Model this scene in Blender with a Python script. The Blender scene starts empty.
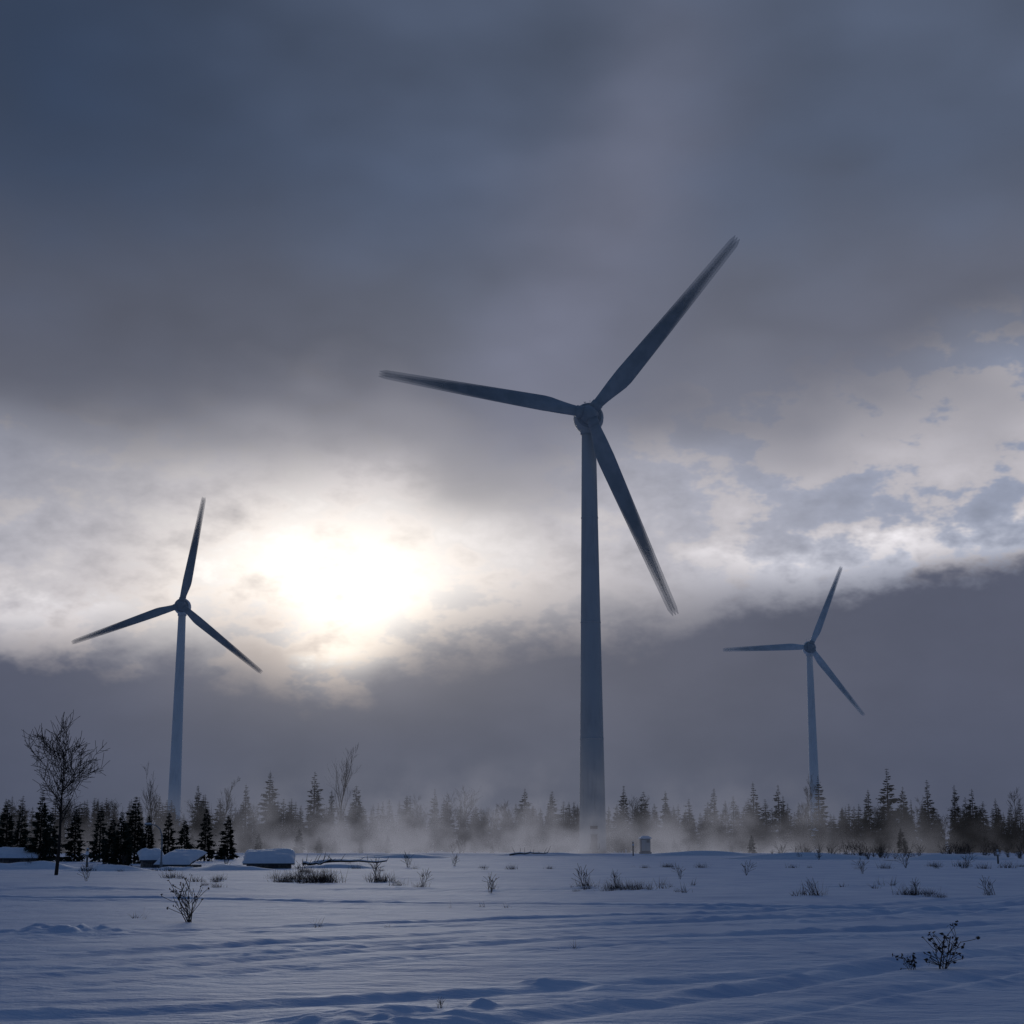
import bpy, math, random
import numpy as np
from mathutils import Vector, Matrix, Euler
random.seed(7)
scene = bpy.context.scene
COL = scene.collection
rad = math.radians

# ------------------------------------------------------------------ settings
try:
    scene.view_settings.view_transform = 'Standard'
    scene.view_settings.look = 'None'
    scene.view_settings.exposure = 0
except Exception:
    pass

PITCH = 11.65
CAM_Z = 2.0
SUN_AZ, SUN_EL = -6.0, 8.6     # degrees, az from +Y toward +X

# ------------------------------------------------------------------ numpy noise
def _h(ix, iy, s):
    n = (ix.astype(np.int64) * 374761393 + iy.astype(np.int64) * 668265263 + s * 1442695041) & 0xffffffff
    n = ((n ^ (n >> 13)) * 1274126177) & 0xffffffff
    n = (n ^ (n >> 16)) & 0xffffff
    return n / float(0xffffff)
def vnoise(x, y, s=0):
    x = np.asarray(x, dtype=float); y = np.asarray(y, dtype=float)
    ix = np.floor(x); iy = np.floor(y); fx = x - ix; fy = y - iy
    fx = fx * fx * fx * (fx * (fx * 6 - 15) + 10); fy = fy * fy * fy * (fy * (fy * 6 - 15) + 10)
    a = _h(ix, iy, s); b = _h(ix + 1, iy, s); c = _h(ix, iy + 1, s); d = _h(ix + 1, iy + 1, s)
    return (a * (1 - fx) + b * fx) * (1 - fy) + (c * (1 - fx) + d * fx) * fy - 0.5
def fbm(x, y, s=0, o=4):
    t = 0; a = 1.0
    for i in range(o):
        t = t + a * vnoise(x, y, s + i * 17); x = x * 2.03 + 5.1; y = y * 2.03 + 3.7; a *= 0.5
    return t

TRACKS = [  # y0 at x=0, slope, half gauge, depth
    (35.0, 1.05, 0.85, 0.070), (28.6, 0.86, 0.85, 0.060), (16.4, 1.30, 0.8, 0.050),
    (54.5, -0.26, 0.9, 0.08), (42.0, 0.95, 0.9, 0.055), (72.0, 0.12, 0.9, 0.09), (21.5, .42, .8, .030)]
def ground_h(x, y):
    x = np.asarray(x, dtype=float); y = np.asarray(y, dtype=float)
    dist = np.sqrt(x * x + y * y)
    fade = np.clip((dist - 3) / 8, 0, 1)
    z = 0.26 * fbm(x / 38, y / 26, 3, 3) + 0.065 * fbm(x / 8 + y / 30, y / 4.5, 11, 3)
    # wind-packed drifts, sharp on one side
    w = fbm(x / 3.6 + y / 9, y / 1.7 - x / 11, 23, 3)
    z = z + 0.032 * np.clip(w, 0, 1) ** 1.0 - 0.010 * np.abs(fbm(x / 1.3, y / 0.7, 31, 3))
    z = z + 0.011 * fbm(x / 0.5, y / 0.35, 41, 3)
    # trampled patches
    p = np.clip((fbm(x / 9, y / 5, 57, 2) - 0.12) * 4, 0, 1)
    z = z - 0.07 * p * np.clip(fbm(x / 0.5, y / 0.45, 61, 2) , 0, 1)
    for k, (y0, s, g, dep) in enumerate(TRACKS):
        yc = y0 + s * x + 0.9 * np.sin(x / 7.0 + k) + 0.3 * np.sin(x / 2.3 + 2 * k)
        d = (y - yc) / math.sqrt(1 + s * s)
        a = np.abs(d)
        lump = .7 * vnoise(x / 0.6, y / 0.6, 71 + k) + .6 * vnoise(x / .22, y / .22, 171 + k)
        prof = -dep * np.exp(-((a - g) / 0.24) ** 2) * (1 + 0.8 * lump) + dep * 0.5 * np.exp(-((a - g - 0.5) / 0.22) ** 2) * (1 + 1.6 * lump)
        prof = prof + 0.015 * np.exp(-(a / 1.2) ** 2) * lump
        z = z + prof * np.clip(1.0 + 1.4 * vnoise(x / 9, y / 9, 91 + k), 0.25, 1.5)
    # pushed-up clods near the lower left of centre
    for (cx, cy, r, hh) in [(-1.0, 18.6, 1.0, .08), (-2.1, 18.9, .8, .07), (-.35, 19.6, .16, .10), (-.62, 20.0, .12, .05), (-9.4, 34.5, 1.4, .20), (.45, 23, .35, .07), (1.3, 22.6, .4, .06), (-1.6, 17.9, .6, .06)]:
        z = z + hh * np.exp(-(((x - cx) / r) ** 2 + ((y - cy) / (r * 0.8)) ** 2)) * (1 + .9 * vnoise(x / .2, y / .2, 5))
    far = np.clip((dist - 150) / 100, 0, 1)
    return z * fade * (1 - 0.5 * far)
def gz(x, y):
    return float(ground_h(np.array([x]), np.array([y]))[0])
def lat(u, y):
    """lateral world x of a bearing (tan = u*0.000612 per unit off axis 512) at distance y"""
    return y * (u - 512) * 0.000612

# ------------------------------------------------------------------ node helpers
class NT:
    def __init__(s, nt): s.nt = nt
    def new(s, t): return s.nt.nodes.new(t)
    def put(s, inp, v):
        if isinstance(v, bpy.types.NodeSocket): s.nt.links.new(v, inp)
        else: inp.default_value = v
    def m(s, op, a, b=None, c=None, clamp=False):
        n = s.new('ShaderNodeMath'); n.operation = op; n.use_clamp = clamp
        s.put(n.inputs[0], a)
        if b is not None: s.put(n.inputs[1], b)
        if c is not None: s.put(n.inputs[2], c)
        return n.outputs[0]
    def add(s, a, b): return s.m('ADD', a, b)
    def sub(s, a, b): return s.m('SUBTRACT', a, b)
    def mul(s, a, b): return s.m('MULTIPLY', a, b)
    def ss(s, v, lo, hi, a=0.0, b=1.0):
        n = s.new('ShaderNodeMapRange'); n.interpolation_type = 'SMOOTHSTEP'
        s.put(n.inputs[0], v); s.put(n.inputs[1], lo); s.put(n.inputs[2], hi); s.put(n.inputs[3], a); s.put(n.inputs[4], b)
        return n.outputs[0]
    def mix(s, f, a, b):
        n = s.new('ShaderNodeMix'); n.data_type = 'RGBA'
        s.put(n.inputs[0], f)
        for i, v in ((6, a), (7, b)):
            if isinstance(v, tuple) and len(v) == 3: v = (*v, 1)
            s.put(n.inputs[i], v)
        return n.outputs[2]
    def vs(s, op, a, b):
        n = s.new('ShaderNodeVectorMath'); n.operation = op
        if isinstance(a, tuple): n.inputs[0].default_value = a[:3]
        else: s.nt.links.new(a, n.inputs[0])
        if op == 'SCALE': s.put(n.inputs['Scale'], b)
        elif isinstance(b, tuple): n.inputs[1].default_value = b[:3]
        else: s.nt.links.new(b, n.inputs[1])
        return n.outputs[0]
    def noise(s, vec, scale, detail=4, rough=.5, dist=0.0):
        n = s.new('ShaderNodeTexNoise'); n.inputs['Scale'].default_value = scale
        n.inputs['Detail'].default_value = detail; n.inputs['Roughness'].default_value = rough
        n.inputs['Distortion'].default_value = dist
        if vec is not None: s.nt.links.new(vec, n.inputs['Vector'])
        return n.outputs[0]

# ------------------------------------------------------------------ world / sky
world = bpy.data.worlds.new("World"); scene.world = world; world.use_nodes = True
W = NT(world.node_tree); world.node_tree.nodes.clear()
out = W.new('ShaderNodeOutputWorld'); bg = W.new('ShaderNodeBackground')
world.node_tree.links.new(bg.outputs[0], out.inputs[0])
tc = W.new('ShaderNodeTexCoord'); D = tc.outputs['Generated']
sep = W.new('ShaderNodeSeparateXYZ'); world.node_tree.links.new(D, sep.inputs[0])
X, Y, Z = sep.outputs
AZ = W.mul(W.m('ARCTAN2', X, Y), 57.2958)
EL = W.mul(W.m('ARCSINE', Z), 57.2958)
Dst = W.vs('MULTIPLY', D, (1, 1, 1.8))
def nz(scale, detail=4, rough=.5, off=(0, 0, 0), dist=0, st=Dst):   # centred noise
    v = W.vs('ADD', st, off)
    return W.sub(W.noise(v, scale, detail, rough, dist), 0.5)
n_big = nz(3.2, 1, .5, (3, 1, 2))
n_mid = nz(9, 2, .5, (1, 5, 2), 0)
n_fine = nz(26, 4, .58, (7, 2, 4), 0)
AZw = W.add(AZ, W.add(W.mul(n_big, 7), W.mul(n_mid, 5)))
ELw = W.add(EL, W.add(W.mul(n_big, 5), W.mul(n_mid, 4)))
def gauss(a, e, sa, se, az=None, el=None, sh=0.0):
    az = az or AZw; el = el or ELw
    da = W.sub(az, a); de = W.sub(el, e)
    if sh: de = W.sub(de, W.mul(da, sh))
    da = W.m('DIVIDE', da, sa); de = W.m('DIVIDE', de, se)
    q = W.add(W.mul(da, da), W.mul(de, de))
    return W.m('EXPONENT', W.mul(q, -1.0))
def ang(px, py):
    p = rad(PITCH); x = (px - 512) / 1600; y = (512 - py) / 1600
    v = Vector((x, math.cos(p) - y * math.sin(p), math.sin(p) + y * math.cos(p))).normalized()
    return math.degrees(math.atan2(v.x, v.y)), math.degrees(math.asin(v.z))

# upper cloud deck
deck = W.mix(W.ss(ELw, 13.5, 25), (.185, .182, .212), (.070, .092, .150))
deck = W.mix(W.ss(EL, 28, 60), deck, (.018, .050, .134))
a, e = ang(60, 100)
dk = gauss(a - 2, e + 2, 13, 9.5)
deck = W.mix(W.mul(dk, .90), deck, (.002, .018, .058))
a, e = ang(60, 345)
deck = W.mix(W.mul(gauss(a, e, 11, 3.4), .45), deck, (.068, .070, .100))
a, e = ang(420, 430)
deck = W.mix(W.mul(gauss(a, e, 5, 2.0), .35), deck, (.11, .105, .13))
a, e = ang(900, 320)
deck = W.mix(W.mul(gauss(a, e, 9, 3.4, sh=.15), .45), deck, (.10, .104, .145))
a, e = ang(620, 240)
deck = W.mix(W.mul(gauss(a, e, 3.8, 7, sh=.9), .6), deck, (.185, .19, .26))
deck = W.vs('SCALE', deck, W.add(1.0, W.add(W.mul(n_mid, .8), W.add(W.mul(n_big, .4), W.mul(n_fine, .14)))))

# clear-sky component (Nishita) shows thinly through the breaks
sky = W.new('ShaderNodeTexSky'); sky.sky_type = 'NISHITA'; sky.sun_disc = False
sky.sun_elevation = rad(SUN_EL); sky.sun_rotation = rad(SUN_AZ)
sky.air_density = 1.0; sky.dust_density = 1.0
nish = W.vs('SCALE', sky.outputs[0], 0.06)
gapcol = W.mix(.8, nish, (.35, .40, .57))

# luminous break between the decks
el_b = W.sub(W.add(EL, W.mul(n_mid, 7)), W.mul(W.m('MAXIMUM', W.m('MINIMUM', AZ, 20.0), -20.0), .07))
brk = W.mul(W.ss(W.add(W.add(el_b, W.mul(n_fine, 2.5)), W.mul(n_big, 4)), 17.6, 11.4), W.ss(W.m('ABSOLUTE', AZ), 75, 25))
cl = W.ss(W.add(n_mid, W.mul(n_fine, 1.7)), -.05, .12)
brkcol = W.mix(cl, gapcol, (.56, .53, .56))
brkcol = W.vs('SCALE', brkcol, W.add(1.0, W.add(W.mul(n_fine, 1.0), W.mul(n_mid, .5))))
col = W.mix(W.mul(brk, .92), deck, brkcol)
# darker smudgy patches inside the break
for (px, py, sa, se, k) in [(520, 455, 3.2, 1.6, .45), (60, 500, 4, 1.6, .35), (760, 385, 4, 1.4, .4)]:
    a, e = ang(px, py)
    col = W.mix(W.mul(gauss(a, e, sa, se), k), col, (.16, .16, .20))

# sun glow behind cloud
sa_, se_ = ang(345, 588)
occ = W.add(1.0, W.add(W.mul(n_mid, 1.9), W.mul(n_fine, 1.5)))
occ = W.m('MAXIMUM', occ, .2)
AZs = W.add(AZ, W.add(W.mul(n_mid, 5), W.mul(n_fine, 3))); ELs = W.add(EL, W.add(W.mul(n_mid, 3.5), W.mul(n_fine, 3)))
g1 = W.mul(gauss(sa_ - .6, se_ + 1.3, 10, 4.6), .33)
g2 = W.mul(gauss(sa_ - .3, se_ + .3, 5.8, 3.4, az=AZs, el=ELs), .42)
a, e = ang(352, 594)
g3 = W.mul(gauss(a, e, 3.1, 2.0, az=AZs, el=ELs), .40)
glow = W.mul(W.add(W.add(g1, g2), g3), occ)
glow = W.mul(glow, W.ss(EL, 18, 10.0))
col = W.vs('ADD', col, W.vs('SCALE', (1.0, .92, .76), glow))

# low cloud bank, soft-topped, with sunlit puffs along its right-hand rim
azc = W.m('MAXIMUM', W.m('MINIMUM', AZ, 35.0), -30.0)
edge = W.add(8.1, W.mul(azc, .08))
dip = gauss(-6.3, 8, 2.6, 50, az=AZ, el=EL)
edge = W.sub(edge, W.mul(dip, 1.3))
bump_ = W.add(W.mul(n_mid, 1.5), W.mul(n_fine, 2.8))
dE = W.sub(EL, W.add(edge, bump_))
rightm = W.ss(AZ, 3.5, 11)
leftm = W.ss(AZ, -12.5, -16.0)
crisp = W.m('MAXIMUM', rightm, W.mul(leftm, .7))
soft = W.add(1.6, W.mul(crisp, -1.0))
bank = W.ss(W.m('DIVIDE', dE, soft), 1.0, -1.3)
rim = W.mul(W.m('EXPONENT', W.mul(W.m('POWER', W.m('DIVIDE', W.sub(dE, .7), .75), 2.0), -1.0)), .26)
rim = W.mul(rim, W.mul(crisp, W.ss(W.m('ABSOLUTE', AZ), 60, 25)))
rim = W.mul(rim, W.m('MAXIMUM', W.add(.8, W.mul(n_fine, 4)), 0.0))
col = W.vs('ADD', col, W.vs('SCALE', (1, .97, .96), rim))
bk = W.mix(W.ss(W.m('ABSOLUTE', W.add(AZ, 1.5)), 3, 18), (.120, .120, .154), (.080, .085, .128))
bk = W.mix(W.ss(EL, 6.5, 0.5), bk, W.vs('MULTIPLY', bk, (.68, .74, .82)))
bk = W.vs('SCALE', bk, W.add(1.0, W.add(W.mul(n_mid, .5), W.mul(n_fine, .2))))
gb = gauss(-6.3, 7.2, 5.5, 2.4, az=AZ, el=EL)
bk = W.vs('ADD', bk, W.vs('SCALE', (1, .9, .76), W.mul(gb, .16)))
a, e = ang(338, 648)
tear = gauss(a, e, 1.2, .5, az=W.add(AZ, W.mul(n_fine, 3)), el=W.add(EL, W.mul(n_fine, 2)))
bk = W.vs('ADD', bk, W.vs('SCALE', (1, .90, .72), W.mul(tear, 1.3)))
col = W.mix(bank, col, bk)
# thin veil of ice haze in front of everything in the sunward sky
col = W.vs('ADD', W.vs('SCALE', col, .80), (.030, .036, .048))

# the half of the sky behind the viewer: plain blue-grey overcast
back = W.mix(W.ss(EL, 5, 55), (.064, .082, .112), (.018, .052, .142))
back = W.vs('SCALE', back, W.add(1.0, W.mul(n_big, .5)))
col = W.mix(W.ss(W.m('ABSOLUTE', AZ), 35, 95), col, back)
world.node_tree.links.new(col, bg.inputs[0]); bg.inputs[1].default_value = 1.0
try: world.cycles.sampling_method = 'MANUAL'; world.cycles.sample_map_resolution = 512
except Exception as ex: print(ex)

# ------------------------------------------------------------------ materials
def mat(name, build):
    m = bpy.data.materials.new(name); m.use_nodes = True
    N = NT(m.node_tree); b = m.node_tree.nodes['Principled BSDF']
    build(N, b, m); return m
def bump(N, b, h, strength, dist=1.0):
    n = N.new('ShaderNodeBump'); n.inputs['Strength'].default_value = strength; n.inputs['Distance'].default_value = dist
    N.put(n.inputs['Height'], h); N.nt.links.new(n.outputs[0], b.inputs['Normal'])
def objco(N): return N.new('ShaderNodeTexCoord').outputs['Object']
def simple(c1, c2, scale, rough, bs=0.0, bd=.02, detail=3):
    def f(N, b, m):
        v = N.noise(objco(N), scale, detail, .6)
        N.nt.links.new(N.mix(N.ss(v, .35, .65), c1, c2), b.inputs['Base Color'])
        b.inputs['Roughness'].default_value = rough
        b.inputs['Specular IOR Level'].default_value = .3
        if bs: bump(N, b, v, bs, bd)
    return f
def flat(c, rough):
    def f(N, b, m):
        oi = N.new('ShaderNodeObjectInfo')
        N.nt.links.new(N.mix(oi.outputs['Random'], c, tuple(v * 1.8 for v in c)), b.inputs['Base Color'])
        b.inputs['Roughness'].default_value = rough; b.inputs['Specular IOR Level'].default_value = .2
    return f
def snow_b(N, b, m):
    co = objco(N)
    v = N.noise(co, .35, 2, .6)
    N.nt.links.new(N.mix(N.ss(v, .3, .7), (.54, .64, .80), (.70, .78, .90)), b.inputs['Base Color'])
    b.inputs['Roughness'].default_value = .65
    b.inputs['Specular IOR Level'].default_value = .2
    st = N.vs('MULTIPLY', co, (.6, 1.3, 1))
    h = N.add(N.mul(N.noise(st, 1.2, 5, .62), .14), N.mul(N.noise(co, 18, 1, .6), .010))
    bump(N, b, h, .8, 1.0)
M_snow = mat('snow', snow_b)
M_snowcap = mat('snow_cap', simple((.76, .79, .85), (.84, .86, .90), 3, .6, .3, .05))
def paint(k):
    def f(N, b, m):
        co = objco(N)
        st = N.vs('MULTIPLY', co, (1, 1, .12))
        v = N.noise(st, 1.4, 4, .65); v2 = N.noise(co, .12, 2, .5)
        c = N.mix(N.ss(v, .4, .75), (.62 * k, .63 * k, .62 * k), (.50 * k, .51 * k, .51 * k))
        c = N.mix(N.ss(v2, .4, .65), c, (.64 * k, .65 * k, .64 * k))
        N.nt.links.new(c, b.inputs['Base Color']); b.inputs['Roughness'].default_value = .6
        b.inputs['Specular IOR Level'].default_value = .25
    return f
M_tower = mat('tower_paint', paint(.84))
M_tower_haze = mat('hazed_tower_paint', paint(1.28))  # distant haze put into the colour: paler copy for the two far turbines
M_blade = mat('blade_gelcoat', simple((.34, .37, .38), (.42, .44, .45), .5, .5))
def spin(k):
    def spin_b(N, b, m):      # gelcoat of a turning blade: coverage thins toward the fast outer span
        N.nt.links.new(N.mix(N.ss(N.noise(objco(N), .5, 2), .35, .65), (.34 * k, .37 * k, .38 * k), (.42 * k, .44 * k, .45 * k)), b.inputs['Base Color'])
        b.inputs['Roughness'].default_value = .5
        s = N.new('ShaderNodeSeparateXYZ'); N.nt.links.new(objco(N), s.inputs[0])
        N.nt.links.new(N.ss(s.outputs[2], 6, 38, 1.0, .28), b.inputs['Alpha'])
    return spin_b
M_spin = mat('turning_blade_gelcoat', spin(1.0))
M_spin_haze = mat('hazed_turning_gelcoat', spin(1.75))  # paler blade colour stands in for haze over the right turbine
M_dark = mat('dark_metal', simple((.05, .055, .06), (.08, .08, .09), 6, .5))
M_grey = mat('weathered_grey_metal', simple((.22, .23, .24), (.30, .31, .32), 5, .6))
M_needle = mat('spruce_needles', flat((.020, .030, .022), .85))
M_bark = mat('bark', simple((.035, .028, .024), (.075, .062, .052), 7, .9))
M_twig = mat('twig', flat((.035, .027, .022), .85))
M_dryleaf = mat('dry_leaf', flat((.035, .025, .02), .85))
M_wood = mat('weathered_boards', simple((.12, .11, .10), (.22, .21, .20), 5, .85, .3))

# ------------------------------------------------------------------ mesh helpers
class MB:
    def __init__(s): s.v = []; s.f = []; s.mi = []
    def poly(s, pts, mi=0):
        b = len(s.v); s.v += [tuple(p) for p in pts]; s.f.append(tuple(range(b, b + len(pts)))); s.mi.append(mi)
    def tube(s, p0, p1, r0, r1, n=5, mi=0, cap=False):
        p0 = Vector(p0); p1 = Vector(p1); d = (p1 - p0)
        if d.length < 1e-6: return
        d.normalize(); u = d.orthogonal().normalized(); w = d.cross(u); b = len(s.v)
        for p, r in ((p0, r0), (p1, r1)):
            for i in range(n):
                t = 2 * math.pi * i / n; s.v.append(tuple(p + (u * math.cos(t) + w * math.sin(t)) * r))
        for i in range(n):
            j = (i + 1) % n; s.f.append((b + i, b + j, b + n + j, b + n + i)); s.mi.append(mi)
        if cap:
            s.f.append(tuple(b + n + i for i in range(n))); s.mi.append(mi)
            s.f.append(tuple(b + n - 1 - i for i in range(n))); s.mi.append(mi)
    def rings(s, rings, mi=0, caps=True):
        b = len(s.v); n = len(rings[0])
        for r in rings: s.v += [tuple(p) for p in r]
        for k in range(len(rings) - 1):
            for i in range(n):
                j = (i + 1) % n; o = b + k * n
                s.f.append((o + i, o + j, o + n + j, o + n + i)); s.mi.append(mi)
        if caps:
            s.f.append(tuple(b + n - 1 - i for i in range(n))); s.mi.append(mi)
            o = b + (len(rings) - 1) * n; s.f.append(tuple(o + i for i in range(n))); s.mi.append(mi)
    def box(s, c, d, mi=0, rz=0):
        cx, cy, cz = c; dx, dy, dz = d[0] / 2, d[1] / 2, d[2] / 2; b = len(s.v)
        for z in (-dz, dz):
            for x, y in ((-dx, -dy), (dx, -dy), (dx, dy), (-dx, dy)):
                s.v.append((cx + x * math.cos(rz) - y * math.sin(rz), cy + x * math.sin(rz) + y * math.cos(rz), cz + z))
        for f in ((3, 2, 1, 0), (4, 5, 6, 7), (0, 1, 5, 4), (1, 2, 6, 5), (2, 3, 7, 6), (3, 0, 4, 7)):
            s.f.append(tuple(b + i for i in f)); s.mi.append(mi)
    def mesh(s, name, mats, smooth=False):
        me = bpy.data.meshes.new(name); me.from_pydata(s.v, [], s.f)
        for m in mats: me.materials.append(m)
        me.polygons.foreach_set('material_index', s.mi)
        if smooth: me.polygons.foreach_set('use_smooth', [True] * len(s.f))
        me.update(); return me
def obj(name, me, loc=(0, 0, 0), rot=(0, 0, 0), sc=1, parent=None):
    o = bpy.data.objects.new(name, me); COL.objects.link(o); o.location = loc; o.rotation_euler = rot
    o.scale = (sc, sc, sc) if not isinstance(sc, tuple) else sc
    if parent: o.parent = parent
    return o
def empty(name, loc=(0, 0, 0), rot=(0, 0, 0)):
    o = bpy.data.objects.new(name, None); COL.objects.link(o); o.location = loc; o.rotation_euler = rot; o.empty_display_size = .5
    return o

# ------------------------------------------------------------------ ground
xs = [0.0]; step = .09
while xs[-1] < 4000:
    if xs[-1] > 9: step *= 1.022
    xs.append(xs[-1] + step)
xs = np.array([-v for v in xs[:0:-1]] + xs)
ys = [11.0]
while ys[-1] < 6000:
    k = .0036 if ys[-1] < 62 else (.010 if ys[-1] < 350 else .08)
    ys.append(ys[-1] * (1 + k))
pre = [11 - .25]
st_ = .25
while pre[-1] > -3000:
    st_ *= 1.12; pre.append(pre[-1] - st_)
ys = np.array(pre[::-1] + ys)
GX, GY = np.meshgrid(xs, ys)
GZ = ground_h(GX, GY)
nx, ny = len(xs), len(ys)
co = np.stack([GX.ravel(), GY.ravel(), GZ.ravel()], 1).astype(np.float32)
me = bpy.data.meshes.new('snow_field')
me.vertices.add(nx * ny); me.vertices.foreach_set('co', co.ravel())
ii = (np.arange(ny - 1)[:, None] * nx + np.arange(nx - 1)[None, :]).ravel()
quads = np.stack([ii, ii + 1, ii + nx + 1, ii + nx], 1).astype(np.int32)
nf = len(quads)
me.loops.add(nf * 4); me.loops.foreach_set('vertex_index', quads.ravel())
me.polygons.add(nf); me.polygons.foreach_set('loop_start', np.arange(nf, dtype=np.int32) * 4)
me.polygons.foreach_set('use_smooth', np.ones(nf, dtype=bool))
me.update(calc_edges=True); me.validate()
me.materials.append(M_snow)
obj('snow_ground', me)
print('ground verts', nx * ny)

# ------------------------------------------------------------------ wind turbines
def circle(r, z, n=40): return [(r * math.cos(2 * math.pi * i / n), r * math.sin(2 * math.pi * i / n), z) for i in range(n)]
def tower_mesh(H, r0, r1, mt):
    m = MB(); segs = [0, .26, .53, .78, 1.0]; rr = lambda t: r0 + (r1 - r0) * (t ** .92)
    rings = []
    for k in range(41):
        t = k / 40; rings.append(circle(rr(t), t * H))
    m.rings(rings)
    for t in segs[1:-1]:   # flange joints
        m.rings([circle(rr(t) + .004, t * H - .16), circle(rr(t) + .05, t * H - .13), circle(rr(t) + .05, t * H + .13), circle(rr(t) + .004, t * H + .16)], caps=False)
    m.rings([circle(r0 + .9, -.6), circle(r0 + .9, .12), circle(r0 + .2, .2)], mi=1)
    return m.mesh('tower', [mt, M_grey], True)
def blade_mesh(L, mt):
    m = MB()
    n = 20
    for sweep in (-.70, 0.0, .70):
        rings = []
        cs, sn = math.cos(rad(sweep)), math.sin(rad(sweep))
        for k in range(33):
            t = k / 32; z = t * L
            root = .95
            if t < .04: c = root * 2; th = 1.0
            else:
                s = (t - .04) / .96
                up = min(1, s / .19); up = up * up * (3 - 2 * up)
                cmax = 3.1 * (L / 41)
                c = (root * 2) * (1 - up) + up * (cmax * (1 - max(0, s - .19) / .81 * .76) ** 1.0)
                th = (1 - up) + up * (.30 - .16 * s)
            if t > .965: c *= math.sqrt(max(.03, 1 - ((t - .965) / .035) ** 2))
            tw = rad(16 * (1 - t) ** 2 + 2)
            ring = []
            for i in range(n):
                a = 2 * math.pi * i / n
                x = math.cos(a); y = math.sin(a)
                bl = min(1, max(0, (t - .04) / .15))
                xx = x * c / 2 + bl * c * .14
                yy = y * c / 2 * th * (1 - bl * .55 * (x + 1) / 2 * 1.0)
                xr = xx * math.cos(tw) - yy * math.sin(tw); yr = xx * math.sin(tw) + yy * math.cos(tw)
                yr += -1.1 * t * t + sweep * .05
                ring.append((xr * cs + z * sn, yr, z * cs - xr * sn))
            rings.append(ring)
        m.rings(rings)
    return m.mesh('blade', [mt], True)
def rev(profile, n=32):      # revolve (y, r) profile about Y axis
    rings = []
    for (y, r) in profile:
        rings.append([(r * math.cos(2 * math.pi * i / n), y, r * math.sin(2 * math.pi * i / n)) for i in range(n)])
    return rings
def turbine(loc, H, r0, r1, blades, yaw, mt, mb):
    e = empty('wind_turbine', loc)
    obj('tower', tower_mesh(H - 2.0, r0, r1, mt), parent=e)
    y = rad(yaw)
    m = MB(); m.rings(rev([(-1.9, 2.2), (-1.6, 2.5), (-.6, 2.8), (.8, 2.85), (2.4, 2.65), (4.2, 2.15), (5.8, 1.4), (6.8, .7), (7.05, .1)]))
    m.box((0, 3.6, 2.6), (1.6, 1.5, .8)); m.tube((.5, 4, 2.6), (.5, 4, 4.6), .05, .04, 6); m.tube((-.5, 4, 2.6), (-.5, 4, 4.2), .05, .04, 6)
    m.box((-.5, 4, 4.2), (.5, .1, .1))
    m.rings([circle(r1 + .25, -3.2), circle(r1 + .25, -1.2)])
    nac = obj('nacelle', m.mesh('nacelle', [mt], True), (0, 0, H), (0, 0, y), parent=e)
    m = MB(); m.rings(rev([(-5.0, .10), (-4.9, .55), (-4.5, 1.1), (-3.8, 1.5), (-2.9, 1.75), (-1.95, 1.8)]))
    m.rings(rev([(-1.93, 1.6), (-1.93, 2.28), (-2.05, 2.34), (-2.1, 1.7)]), caps=False)
    rot = obj('rotor_hub', m.mesh('rotor_hub', [M_blade], True), (0, 0, H), (0, 0, y), parent=e)
    for i, (a, L) in enumerate(blades):
        b = obj('blade_%d' % (i + 1), blade_mesh(L, mb), (0, -3.3, 0), (0, 0, 0), parent=rot)
        b.rotation_euler = (0, rad(90 - a), 0)
        c = MB(); c.rings([circle(1.12, 1.0, 24), circle(1.12, 2.5, 24), circle(1.0, 2.6, 24)])
        cuff = obj('blade_root_%d' % (i + 1), c.mesh('blade_root', [M_blade], True), (0, -3.3, 0), (0, rad(90 - a), 0), parent=rot)
    m = MB()
    yf = -(r0 - .03)
    m.box((.1, yf - .02, 2.2), (1.25, .22, 2.5)); m.box((.1, yf - .10, 2.2), (1.0, .14, 2.25), 1)
    m.box((.1, yf - .9, .85), (1.7, 1.5, .1), 1)
    for i in range(4): m.box((.1, yf - 1.75 - i * .28, .66 - i * .2), (1.1, .28, .05), 1)
    for sx in (-.7, .9):
        m.tube((sx, yf - 1.6, .9), (sx, yf - 1.6, 1.9), .03, .03, 6, 1); m.tube((sx, yf - .2, 1.9), (sx, yf - 1.6, 1.9), .03, .03, 6, 1)
        m.tube((sx, yf - 1.6, 1.9), (sx, yf - 2.8, 1.0), .03, .03, 6, 1)
    m.box((.1, yf + .06, 4.6), (1.3, .12, .5), 1)
    obj('entrance_door', m.mesh('entrance_door', [M_grey, M_dark]), parent=e)
    return e
TX, TY = 14.45, 292
turbine((TX, TY, gz(TX, TY) - .1), 80.4, 2.45, 1.32, [(50.4, 44.6), (169.4, 40.0), (291.8, 41.0)], 0, M_tower, M_spin)
turbine((-112.2, 540, 0), 80.5, 2.35, 1.25, [(80.3, 37.8), (200.4, 38.0), (320.9, 36.2)], 3, M_tower_haze, M_spin)
turbine((123.0, 660, 0), 80.6, 2.35, 1.25, [(67.4, 36.2), (181.8, 36.0), (306.2, 35.0)], -3, M_tower_haze, M_spin_haze)

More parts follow.
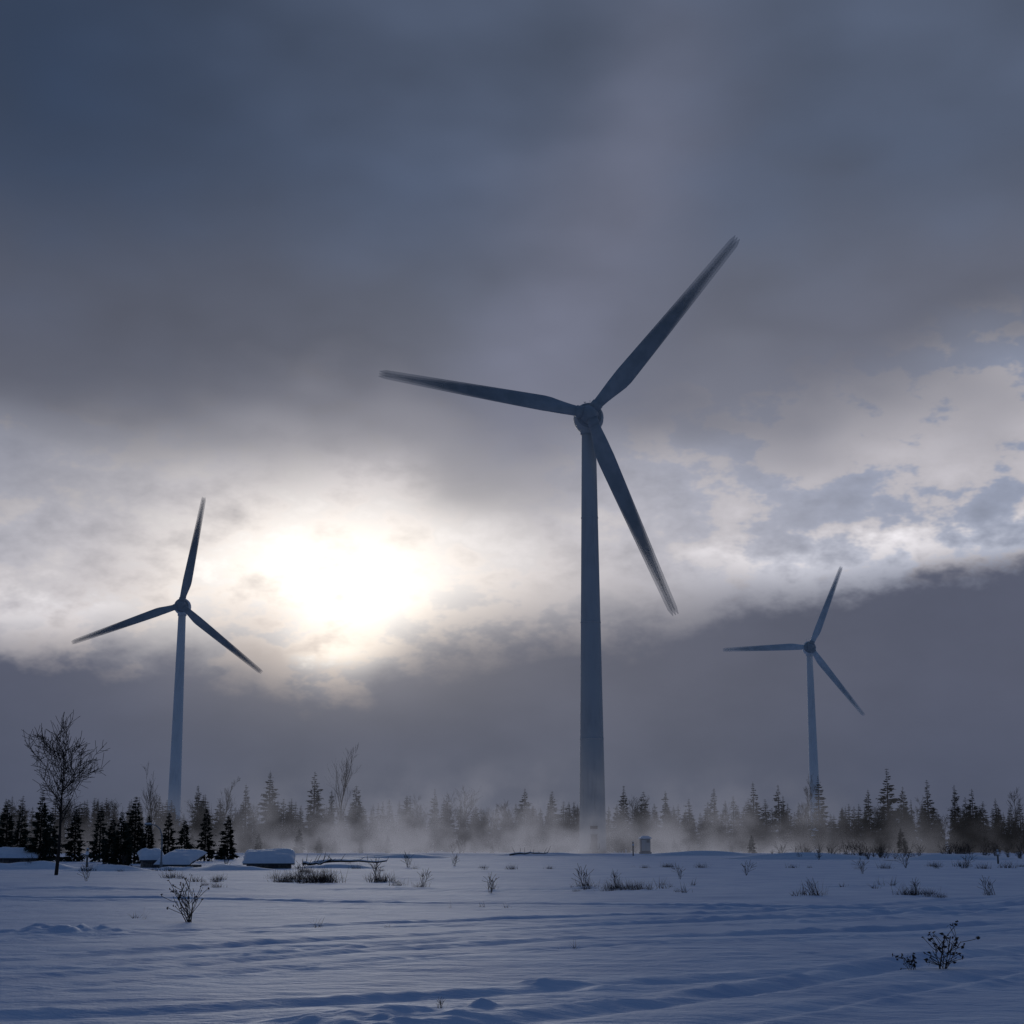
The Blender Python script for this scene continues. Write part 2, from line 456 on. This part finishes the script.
# ------------------------------------------------------------------ trees
def conifer(seed, H, R, dens=1.0):
    r = random.Random(seed); m = MB()
    lean = Vector((r.uniform(-.02, .02), r.uniform(-.02, .02), 1))
    ax = lambda z: Vector((lean.x * z, lean.y * z, z))
    for k in range(6):
        z0 = H * k / 6; z1 = H * (k + 1) / 6
        m.tube(ax(z0), ax(z1), .018 * H * (1 - k / 6) + .01, .018 * H * (1 - (k + 1) / 6) + .01, 6, 1)
    z = H * r.uniform(.03, .10)
    asym = r.uniform(0, 6.28)
    while z < H * .985:
        t = z / H
        n = r.randint(5, 9)
        base = R * (1 - t) ** r.uniform(.72, .95)
        if t < .2: base *= .65 + 1.7 * t
        base *= r.uniform(.72, 1.12)
        for i in range(n):
            a = r.uniform(0, 6.283)
            L = base * r.uniform(.55, 1.12) * (1 + .15 * math.cos(a - asym)) + .12
            if r.random() < .06: continue
            d = Vector((math.cos(a), math.sin(a), 0)); sd = Vector((-d.y, d.x, 0))
            droop = r.uniform(-.05, .38) * (1 - t * .8) - t * .35
            p0 = ax(z); tip = p0 + d * L + Vector((0, 0, -droop * L))
            mid = p0.lerp(tip, .5) + Vector((0, 0, .06 * L))
            w = .13 * L + .05
            m.poly([p0, mid - sd * w, tip, mid + sd * w])
            for q in (.3, .5, .7, .88):
                c = p0.lerp(tip, q)
                for sgn in (-1, 1):
                    if r.random() < .15: continue
                    l2 = L * .34 * (1.1 - q * .6) * r.uniform(.7, 1.3) + .06
                    e2 = c + (d * .6 + sd * sgn * .8) * l2 + Vector((0, 0, -l2 * r.uniform(.1, .7)))
                    m.poly([c - d * .07 * L, e2, c + d * .10 * L + Vector((0, 0, -.02))])
            if t < .9:
                c = p0.lerp(tip, r.uniform(.4, .8)); hgt = .14 * L + .1
                m.poly([c - d * .25 * L, c + d * .2 * L, c + Vector((0, 0, -hgt)) + sd * r.uniform(-.1, .1)])
        z += H * r.uniform(.018, .034) / dens
    return m.mesh('conifer', [M_needle, M_bark])

def bare(seed, H, spread=.5, stems=1, tw=.008, r0=None, depth=4, leafy=0.0, nb=(9, 13), tmin=.25, bl=.52, up=.22):
    r = random.Random(seed); m = MB()
    r0 = r0 or H * .013
    def grow(p, d, L, rr, lev):
        segs = 6 if lev == 0 else (4 if lev == 1 else 3)
        pts = [(p, rr)]; q = p.copy(); dd = d.copy()
        for k in range(segs):
            dd = (dd + Vector((r.gauss(0, .10), r.gauss(0, .10), r.gauss(.03, .05)))).normalized()
            q2 = q + dd * L / segs; r2 = max(tw, rr * (1 - (k + 1) / segs * .88))
            m.tube(q, q2, pts[-1][1], r2, 6 if lev == 0 else (4 if lev == 1 else 3)); q = q2; pts.append((q.copy(), r2))
        if lev >= depth - 1:
            if leafy and r.random() < leafy:
                for _ in range(2):
                    s = r.uniform(.012, .030); c = q + Vector((r.gauss(0, .02), r.gauss(0, .02), r.gauss(0, .02)))
                    u = Vector((r.gauss(0, 1), r.gauss(0, 1), r.gauss(0, 1))).normalized(); v = u.orthogonal().normalized()
                    m.poly([c - u * s * 1.4, c - v * s, c + u * s * 1.6, c + v * s], 1)
            return
        n = r.randint(*nb) if lev == 0 else r.randint(4, 6)
        for i in range(n):
            t = r.uniform(tmin if lev == 0 else .2, .98)
            f = t * segs; k = min(segs - 1, int(f)); pp = pts[k][0].lerp(pts[k + 1][0], f - k)
            rr2 = (pts[k][1] * (1 - f + k) + pts[k + 1][1] * (f - k)) * .6
            a = r.uniform(0, 6.283); dv = pts[k + 1][0] - pts[k][0]; dv.normalize()
            o = dv.orthogonal().normalized(); o = Matrix.Rotation(a, 3, dv) @ o
            sp = spread * r.uniform(.7, 1.3)
            nd = (dv * (1 - sp * .5) + o * sp + Vector((0, 0, up))).normalized()
            LL = L * (bl - .5 * bl * t if lev == 0 else .5) * r.uniform(.7, 1.3)
            grow(pp, nd, LL, max(tw, rr2), lev + 1)
    for s_ in range(stems):
        if stems == 1: grow(Vector((0, 0, -.1)), Vector((0, 0, 1)), H, r0, 0)
        else:
            a = r.uniform(0, 6.28); l = r.uniform(.15, .6)
            grow(Vector((r.gauss(0, .04), r.gauss(0, .04), -.05)), Vector((math.cos(a) * l, math.sin(a) * l, 1)).normalized(), H * r.uniform(.6, 1.05), r0, 0 if stems < 4 else 1)
    return m.mesh('bare', [M_twig, M_dryleaf])

CON = [conifer(100 + i, 12, R) for i, R in enumerate([2.2, 2.6, 1.9, 3.0, 2.4, 1.7, 2.8])]
BARE = [bare(200 + i, 12, .5 + .1 * (i % 2), tw=.018, depth=4) for i in range(4)]

forest = empty('distant_forest', (0, 330, 0))
rr = random.Random(5)
cnt = 0
for row, (yb, n, hlo, hhi) in enumerate([(318, 170, 5.5, 9.0), (330, 170, 6.5, 10), (346, 160, 7.5, 11), (366, 150, 8.5, 12), (392, 130, 9, 12.5)]):
    half = yb * .55
    for i in range(n):
        x = -half + 2 * half * (i + rr.uniform(-.6, 1.4)) / n; y = yb + rr.uniform(-7, 7)
        h = rr.uniform(hlo, hhi) * (1 + .3 * float(vnoise(x / 14, y / 30, 4)))
        if rr.random() < .06: h *= 1.22
        if abs(x - TX) < 4 and y < 312: continue
        if rr.random() < .12:
            me_ = rr.choice(BARE); h *= .82
        else: me_ = rr.choice(CON)
        s = h / 12
        w = s * rr.uniform(1.0, 1.5)
        obj('tree_%d' % cnt, me_, (x, y - 330, -.2), (0, 0, rr.uniform(0, 6.28)), (w, w, s), forest); cnt += 1

# scrub belt in front of the forest edge
SCR = [bare(300 + i, 2.0, .8, stems=6, tw=.016, r0=.03, depth=3) for i in range(3)]
YC = [conifer(150 + i, 4, 1.3, .8) for i in range(3)]
scrub = empty('undergrowth', (0, 300, 0))
for i in range(400):
    x = rr.uniform(-180, 180); y = rr.uniform(288, 316)
    if abs(x - TX) < 6: continue
    if rr.random() < .55:
        obj('scrub_%d' % i, rr.choice(SCR), (x, y - 300, 0), (0, 0, rr.uniform(0, 6.28)), rr.uniform(.7, 1.5), scrub)
    else:
        obj('young_spruce_%d' % i, rr.choice(YC), (x, y - 300, -.1), (0, 0, rr.uniform(0, 6.28)), rr.uniform(.4, 1.15), scrub)
for i in range(120):      # denser belt of brush nearer on the right-hand side
    x = rr.uniform(34, 95); y = rr.uniform(195, 225)
    obj('brush_%d' % i, rr.choice(SCR), (x, y - 300, gz(x, y)), (0, 0, rr.uniform(0, 6.28)), rr.uniform(.35, 1.0), scrub)

def top_h(py, y): return (842 - py) / 1600 * y * 1.0 + CAM_Z
def stand(px, y, py, kind, seed, wid=1.0):
    x = lat(px, y); z = gz(x, y); h = top_h(py, y) - z
    if kind == 'spruce':
        obj('spruce_tree', conifer(seed, h, h * .21 * wid, 1.1), (x, y, z - .1), (0, 0, seed))
    else:
        obj('bare_tree', bare(seed, h * .92, .36 * wid, tw=.012, r0=h * .010, depth=4, nb=(13, 17), bl=.34), (x, y, z), (0, 0, seed))
for a_ in [(268, 305, 772, 'spruce', 11, 1.2), (313, 307, 773, 'spruce', 12, 1.2), (245, 306, 785, 'spruce', 13), (197, 300, 786, 'spruce', 14, 1.2),
           (340, 309, 748, 'bare', 15), (820, 306, 777, 'spruce', 16), (889, 303, 770, 'spruce', 17, 1.3), (755, 309, 783, 'spruce', 18),
           (715, 309, 789, 'spruce', 19), (930, 308, 781, 'spruce', 20), (666, 308, 792, 'spruce', 21), (135, 150, 797, 'spruce', 22, 1.4),
           (624, 310, 787, 'spruce', 23), (956, 306, 786, 'spruce', 24), (40, 150, 792, 'spruce', 25, 1.3), (524, 309, 789, 'spruce', 26, 1.3),
           (435, 309, 790, 'spruce', 27), (152, 290, 776, 'bare', 28), (218, 305, 780, 'bare', 29), (645, 308, 792, 'spruce', 30, 1.3),
           (801, 309, 785, 'bare', 31), (1012, 307, 792, 'bare', 32), (6, 180, 800, 'spruce', 33, 1.4), (780, 309, 786, 'spruce', 34), (870, 307, 790, 'spruce', 35),
           (405, 309, 796, 'spruce', 36, 1.3), (600, 312, 792, 'spruce', 37, 1.2), (355, 309, 786, 'spruce', 38, 1.3), (905, 309, 788, 'spruce', 39, 1.2), (975, 309, 790, 'spruce', 40, 1.2)]:
    stand(*a_)
# big open-crowned bare tree on the left
x = lat(61, 103); hh = top_h(739, 103)
obj('bare_tree', bare(58, hh * .92, .74, tw=.014, r0=.13, depth=4, nb=(24, 26), tmin=.33, bl=.50, up=.24), (x - .2, 103, gz(x, 103)), (0, 0, 2.2))
for (px, y, py, w) in [(121, 138, 812, 1.5), (148, 140, 815, 1.3), (20, 160, 808, 1.4), (228, 180, 815, 1.6), (100, 165, 806, 1.3), (168, 168, 812, 1.3), (205, 170, 808, 1.2), (75, 170, 806, 1.3), (112, 150, 818, 1.5), (185, 176, 820, 1.6), (50, 168, 812, 1.5)]:
    stand(px, y, py, 'spruce', int(px), w)

# ------------------------------------------------------------------ shrubs and tufts
def place(name, me_, px, py, sc=1.0, rz=0):
    y = CAM_Z * 1600 / (py - 842); x = lat(px, y); z = gz(x, y)
    y = (CAM_Z - z) * 1600 / (py - 842); x = lat(px, y)
    return obj(name, me_, (x, y, gz(x, y) - .01), (0, 0, rz), sc), y
place('bare_shrub', bare(61, 1.0, .75, stems=9, tw=.006, r0=.015, depth=3, leafy=.6), 192, 918, 1.15)
place('leafy_shrub', bare(62, .55, .9, stems=9, tw=.005, r0=.009, depth=3, leafy=1.0), 935, 962, 1.0)
place('leafy_shrub', bare(63, .40, .9, stems=5, tw=.005, r0=.007, depth=3, leafy=1.0), 906, 962, .75)
def tuft(seed, n, h, spread):
    r = random.Random(seed); m = MB()
    for i in range(n):
        bx, by = r.gauss(0, spread), r.gauss(0, spread * .5); a = r.uniform(0, 6.28); l = r.uniform(.1, .9)
        hh = h * r.uniform(.3, 1.1); p = Vector((bx, by, -.03)); w = r.uniform(.006, .012)
        d = Vector((math.cos(a) * l, math.sin(a) * l, 1)).normalized()
        s_ = Vector((1, 0, 0))
        pts = [p]
        for k in range(3):
            d = (d + Vector((math.cos(a), math.sin(a), 0)) * .25 * l - Vector((0, 0, .12 * l))).normalized(); pts.append(pts[-1] + d * hh / 3)
        for k in range(3):
            w0 = w * (1 - k / 3.2); w1 = w * (1 - (k + 1) / 3.2)
            m.poly([pts[k] - s_ * w0, pts[k] + s_ * w0, pts[k + 1] + s_ * w1, pts[k + 1] - s_ * w1])
    return m.mesh('tuft', [M_dryleaf])
TU = [tuft(i, 80, .66, .32) for i in range(4)]
TUs = [tuft(10 + i, 14, .40, .10) for i in range(4)]
grass = empty('dry_grass', (0, 0, 0))
def tf(px, py, n, wid, lst, sc):
    for i in range(n):
        o, y = place('tuft_%d_%d' % (px, i), rr.choice(lst), px + rr.uniform(-wid, wid), py + rr.uniform(-1.5, 1.5), sc * rr.uniform(.5, 1.15), rr.uniform(0, 6.28))
        o.parent = grass
tf(285, 880, 6, 12, TU, 1.2); tf(316, 880, 9, 14, TU, 1.5); tf(374, 880, 3, 10, TU, 1.1); tf(425, 884, 2, 5, TU, .9); tf(396, 883, 2, 4, TU, .8)
tf(490, 889, 2, 4, TUs, 1.2); tf(584, 887, 3, 8, TU, .8); tf(625, 887, 8, 16, TU, .95); tf(680, 889, 3, 10, TUs, 1.4); tf(809, 893, 6, 18, TUs, 1.7)
tf(915, 893, 6, 14, TU, .75); tf(946, 895, 3, 10, TU, .5); tf(986, 893, 2, 3, TUs, 1.6); tf(325, 923, 2, 6, TUs, 1.0); tf(142, 914, 2, 5, TUs, 1.3); tf(387, 922, 1, 1, TUs, .6)
tf(565, 943, 2, 10, TUs, .6); tf(442, 1002, 1, 1, TUs, .6); tf(780, 978, 2, 14, TUs, .25); tf(205, 880, 5, 18, TU, .9); tf(180, 876, 3, 10, TU, .9); tf(215, 885, 3, 12, TU, .5); tf(862, 885, 4, 30, TUs, 1.5); tf(700, 885, 4, 40, TUs, 1.4)
tf(120, 869, 8, 90, TU, 1.0); tf(450, 868, 8, 110, TU, .9); tf(350, 872, 6, 60, TU, .8); tf(720, 867, 8, 100, TU, .9); tf(930, 867, 10, 90, TU, 1.1); tf(480, 905, 3, 30, TUs, 1.0)
TW = bare(77, .8, .8, stems=5, tw=.007, r0=.010, depth=3)
for (px, py, s) in [(376, 880, 1.5), (300, 879, 1.3), (584, 886, 1.3), (615, 886, 1.0), (492, 888, 1.0), (810, 893, .8), (424, 884, 1.0), (680, 878, .9), (745, 872, 1.1), (88, 880, 1.0), (862, 872, 1.2), (442, 1003, .22), (986, 893, .9), (913, 893, .8),
                    (30, 868, 1.4), (125, 867, 1.6), (228, 868, 1.5), (408, 867, 1.6), (455, 866, 1.3), (905, 867, 1.6), (965, 866, 1.5)]:
    o, y = place('twigs_%d' % px, TW, px, py, s, px); o.parent = grass

# ------------------------------------------------------------------ small sheds under snow (left)
def shed(px, y, w, d, h, rz, tilt):
    x = lat(px, y); z = gz(x, y); e = empty('snow_covered_shed', (x, y, z - .1), (0, 0, rz))
    m = MB(); m.box((0, 0, h / 2), (w, d, h))
    for i in range(int(w / .3)): m.box((-w / 2 + .15 + i * .3, -d / 2 - .012, h / 2), (.26, .024, h - .06), 0)
    obj('walls', m.mesh('walls', [M_wood]), parent=e)
    m = MB(); m.box((w * .1, -d / 2 - .04, h * .42), (w * .22, .05, h * .8)); obj('door', m.mesh('door', [M_dark]), parent=e)
    m = MB(); nxr, nyr = 26, 14; W2, D2 = w / 2 + .28, d / 2 + .28
    def P(i, j, top):
        u = i / nxr * 2 - 1; v = j / nyr * 2 - 1
        base = h + .04 + (v + 1) / 2 * tilt
        k = (1 - abs(u) ** 5) * (1 - abs(v) ** 5)
        zz = base + (.42 * max(k, 0) ** .5 * (1 + .5 * float(vnoise(u * 2 + px, v * 2, 2)) + .15 * float(vnoise(u * 7, v * 7, 9))) if top else 0)
        ov = .12 * float(vnoise(u * 4 + px, v * 4, 6))
        return (u * (W2 + ov), v * (D2 + ov) , zz)
    for i in range(nxr):
        for j in range(nyr):
            m.poly([P(i, j, 1), P(i + 1, j, 1), P(i + 1, j + 1, 1), P(i, j + 1, 1)])
    s_ = obj('roof_snow', m.mesh('roof_snow', [M_snowcap], True), parent=e)
    md = s_.modifiers.new('w', 'WELD'); md.merge_threshold = .002
    m = MB()
    a_, b_ = h, h + tilt
    m.rings([[(-W2, -D2, a_ - .06), (W2, -D2, a_ - .06), (W2, D2, b_ - .06), (-W2, D2, b_ - .06)], [(-W2, -D2, a_ + .03), (W2, -D2, a_ + .03), (W2, D2, b_ + .03), (-W2, D2, b_ + .03)]])
    obj('roof', m.mesh('roof', [M_dark]), parent=e)
shed(270, 128, 3.4, 3.0, .45, .12, .85)
shed(181, 130, 2.4, 3.0, .35, -.2, .9)
shed(152, 134, 1.5, 2.4, .7, .3, .6)
shed(14, 150, 4.4, 3.0, .6, .1, .6)

def mound(px, y, w, d, h, s):
    x = lat(px, y); m = MB(); n = 26
    def P(i, j):
        u = i / n * 2 - 1; v = j / n * 2 - 1; r_ = min(1, math.hypot(u, v)); k = (1 - r_ ** 2) ** 1.3 if r_ < 1 else 0
        return (u * w, v * d, h * k * (1 + .7 * float(vnoise(u * 2.5 + s, v * 2.5, s))) - .06)
    for i in range(n):
        for j in range(n): m.poly([P(i, j), P(i + 1, j), P(i + 1, j + 1), P(i, j + 1)])
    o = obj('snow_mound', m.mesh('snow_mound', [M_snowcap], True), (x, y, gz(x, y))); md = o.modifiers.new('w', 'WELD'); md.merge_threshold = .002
for a_ in [(222, 122, 3.2, 2.5, .45, 1), (335, 130, 4.5, 2, .4, 2), (105, 118, 4, 2, .4, 3), (25, 125, 5, 2.5, .6, 4), (250, 121, 2.6, 1.4, .3, 14), (180, 122, 2.6, 1.4, .3, 15), (400, 200, 7, 3, .6, 5), (540, 240, 9, 3, .5, 6), (800, 200, 12, 3, .7, 8), (960, 190, 9, 3, .6, 9), (700, 240, 10, 3, .6, 10)]: mound(*a_)

# lamp post with curved arm
x = lat(162, 127); y = 127; m = MB(); pts = [(0, 0, -.1), (0, 0, 1.7), (-.03, 0, 2.5), (-.2, 0, 3.0), (-.55, 0, 3.3), (-.95, 0, 3.38)]
for i in range(5): m.tube(pts[i], pts[i + 1], .07 - .008 * i, .062 - .008 * i, 8)
m.box((-1.15, 0, 3.36), (.5, .2, .1)); m.box((-1.15, 0, 3.45), (.46, .18, .07), 1); m.tube((0, 0, -.1), (0, 0, .5), .11, .11, 8)
obj('lamp_post', m.mesh('lamp_post', [M_grey, M_snowcap], False), (x, y, gz(x, y)))

# transformer kiosk right of the main tower
x = lat(645, 280); e = empty('transformer_kiosk', (x, 280, gz(x, 280)), (0, 0, .1))
m = MB(); m.box((0, 0, 1.35), (1.6, 1.5, 2.3)); m.box((0, 0, .1), (1.9, 1.8, .4)); obj('cabinet', m.mesh('cabinet', [M_grey]), parent=e)
m = MB(); m.box((-.37, -.77, 1.4), (.7, .04, 1.9)); m.box((.37, -.77, 1.4), (.7, .04, 1.9))
for i in range(4): m.box((.37, -.80, 1.9 + i * .1), (.5, .02, .05), 1)
obj('doors', m.mesh('doors', [M_tower, M_dark]), parent=e)
m = MB(); m.rings([[(-1, -.95, 2.5), (1, -.95, 2.5), (1, .95, 2.5), (-1, .95, 2.5)], [(-1, -.95, 2.65), (1, -.95, 2.65), (1, .95, 2.65), (-1, .95, 2.65)], [(-.5, -.4, 3.0), (.5, -.4, 3.0), (.5, .4, 3.0), (-.5, .4, 3.0)]])
obj('roof', m.mesh('roof', [M_snowcap]), parent=e)
for (px, y, h) in [(633, 240, 2.0), (88, 122, 1.5), (997, 150, 1.2)]:
    x = lat(px, y); m = MB(); m.tube((0, 0, -.2), (0, 0, h), .09, .08, 8, 0, True); m.tube((0, 0, h), (0, 0, h + .08), .11, .05, 8, 1, True); m.box((0, -.1, h * .8), (.22, .03, .25), 1)
    obj('marker_post', m.mesh('marker_post', [M_wood, M_snowcap]), (x, y, gz(x, y)))
for (px, y, L, rz, s) in [(350, 145, 6.5, .16, 1), (528, 225, 8, -.9, 2), (318, 140, 3.0, -.5, 3)]:
    x = lat(px, y); m = MB(); r_ = random.Random(s); p = Vector((-L / 2, 0, .15))
    for k in range(8):
        q = p + Vector((L / 8, r_.uniform(-.15, .15), r_.uniform(-.10, .16))); ra = .13 - .012 * k; m.tube(p, q, ra, ra - .01, 8); m.tube(p + Vector((0, 0, .07)), q + Vector((0, 0, .07)), ra * .85, ra * .8, 8, 1)
        m.tube(q, q + Vector((r_.uniform(-.3, .6), r_.uniform(-.5, .5), r_.uniform(.2, 1.1))), .035, .01, 4)
        p = q
    obj('fallen_log', m.mesh('fallen_log', [M_bark, M_snowcap], True), (x, y, gz(x, y)), (0, 0, rz))

# ------------------------------------------------------------------ blowing snow along the forest edge
def vol_mat(name, build):
    m = bpy.data.materials.new(name); m.use_nodes = True; m.node_tree.nodes.clear(); N = NT(m.node_tree)
    o = N.new('ShaderNodeOutputMaterial'); ab = N.new('ShaderNodeVolumeAbsorption'); em = N.new('ShaderNodeEmission'); ad = N.new('ShaderNodeAddShader')
    ab.inputs['Color'].default_value = (0, 0, 0, 1)
    N.nt.links.new(ab.outputs[0], ad.inputs[0]); N.nt.links.new(em.outputs[0], ad.inputs[1]); N.nt.links.new(ad.outputs[0], o.inputs['Volume'])
    build(N, ab, em); return m
def mist_b(N, ab, em):
    co = objco(N); s = N.new('ShaderNodeSeparateXYZ'); N.nt.links.new(co, s.inputs[0]); x, y, z = s.outputs
    def g(cx, sx, hz_, k):
        a = N.m('DIVIDE', N.sub(x, cx), sx); a = N.m('EXPONENT', N.mul(N.mul(a, a), -1.0))
        b = N.m('EXPONENT', N.mul(N.m('DIVIDE', z, hz_), -1.0)); return N.mul(N.mul(a, b), k)
    tot = N.add(N.add(g(-18, 26, 7, 1.0), g(40, 18, 5, .9)), N.add(g(0, 90, 3.8, .38), g(2, 12, 10, .45)))
    st = N.vs('MULTIPLY', co, (1, .5, 1.2))
    n = N.noise(st, .12, 3, .6, 0)
    tot = N.mul(tot, N.ss(n, .38, .68, .10, 1.0))
    tot = N.mul(tot, N.mul(N.ss(z, 21, 10), N.mul(N.ss(y, -14, -6), N.ss(y, 14, 6))))
    tot = N.mul(tot, N.ss(N.m('ABSOLUTE', x), 120, 90))
    tot = N.mul(tot, .17)
    N.nt.links.new(tot, ab.inputs['Density']); em.inputs['Color'].default_value = (.215, .22, .265, 1); N.nt.links.new(tot, em.inputs['Strength'])  # emission stands in for daylight scattered by the drifting snow
M_mist = vol_mat('blowing_snow', mist_b)
try: M_mist.cycles.volume_step_rate = 3.0
except Exception as ex: print(ex)
m = MB(); m.box((0, 0, 10.5), (242, 28, 21.4)); obj('blowing_snow', m.mesh('blowing_snow', [M_mist]), (0, 289, 0))

# ------------------------------------------------------------------ sun behind cloud
L = bpy.data.lights.new('sun', 'SUN'); L.energy = .4; L.angle = rad(14); L.color = (1, .95, .88)
so = bpy.data.objects.new('sun', L); COL.objects.link(so)
a, e_ = rad(SUN_AZ), rad(SUN_EL)
sd = Vector((math.sin(a) * math.cos(e_), math.cos(a) * math.cos(e_), math.sin(e_)))
so.rotation_euler = sd.to_track_quat('Z', 'Y').to_euler()

# ------------------------------------------------------------------ camera
cd = bpy.data.cameras.new('camera'); cam = bpy.data.objects.new('camera', cd); COL.objects.link(cam)
cam.location = (0, 0, CAM_Z); cam.rotation_euler = (rad(90 + PITCH), 0, 0)
cd.sensor_width = 36; cd.lens = 1600 / 1024 * 36; cd.clip_start = .1; cd.clip_end = 12000
scene.camera = cam
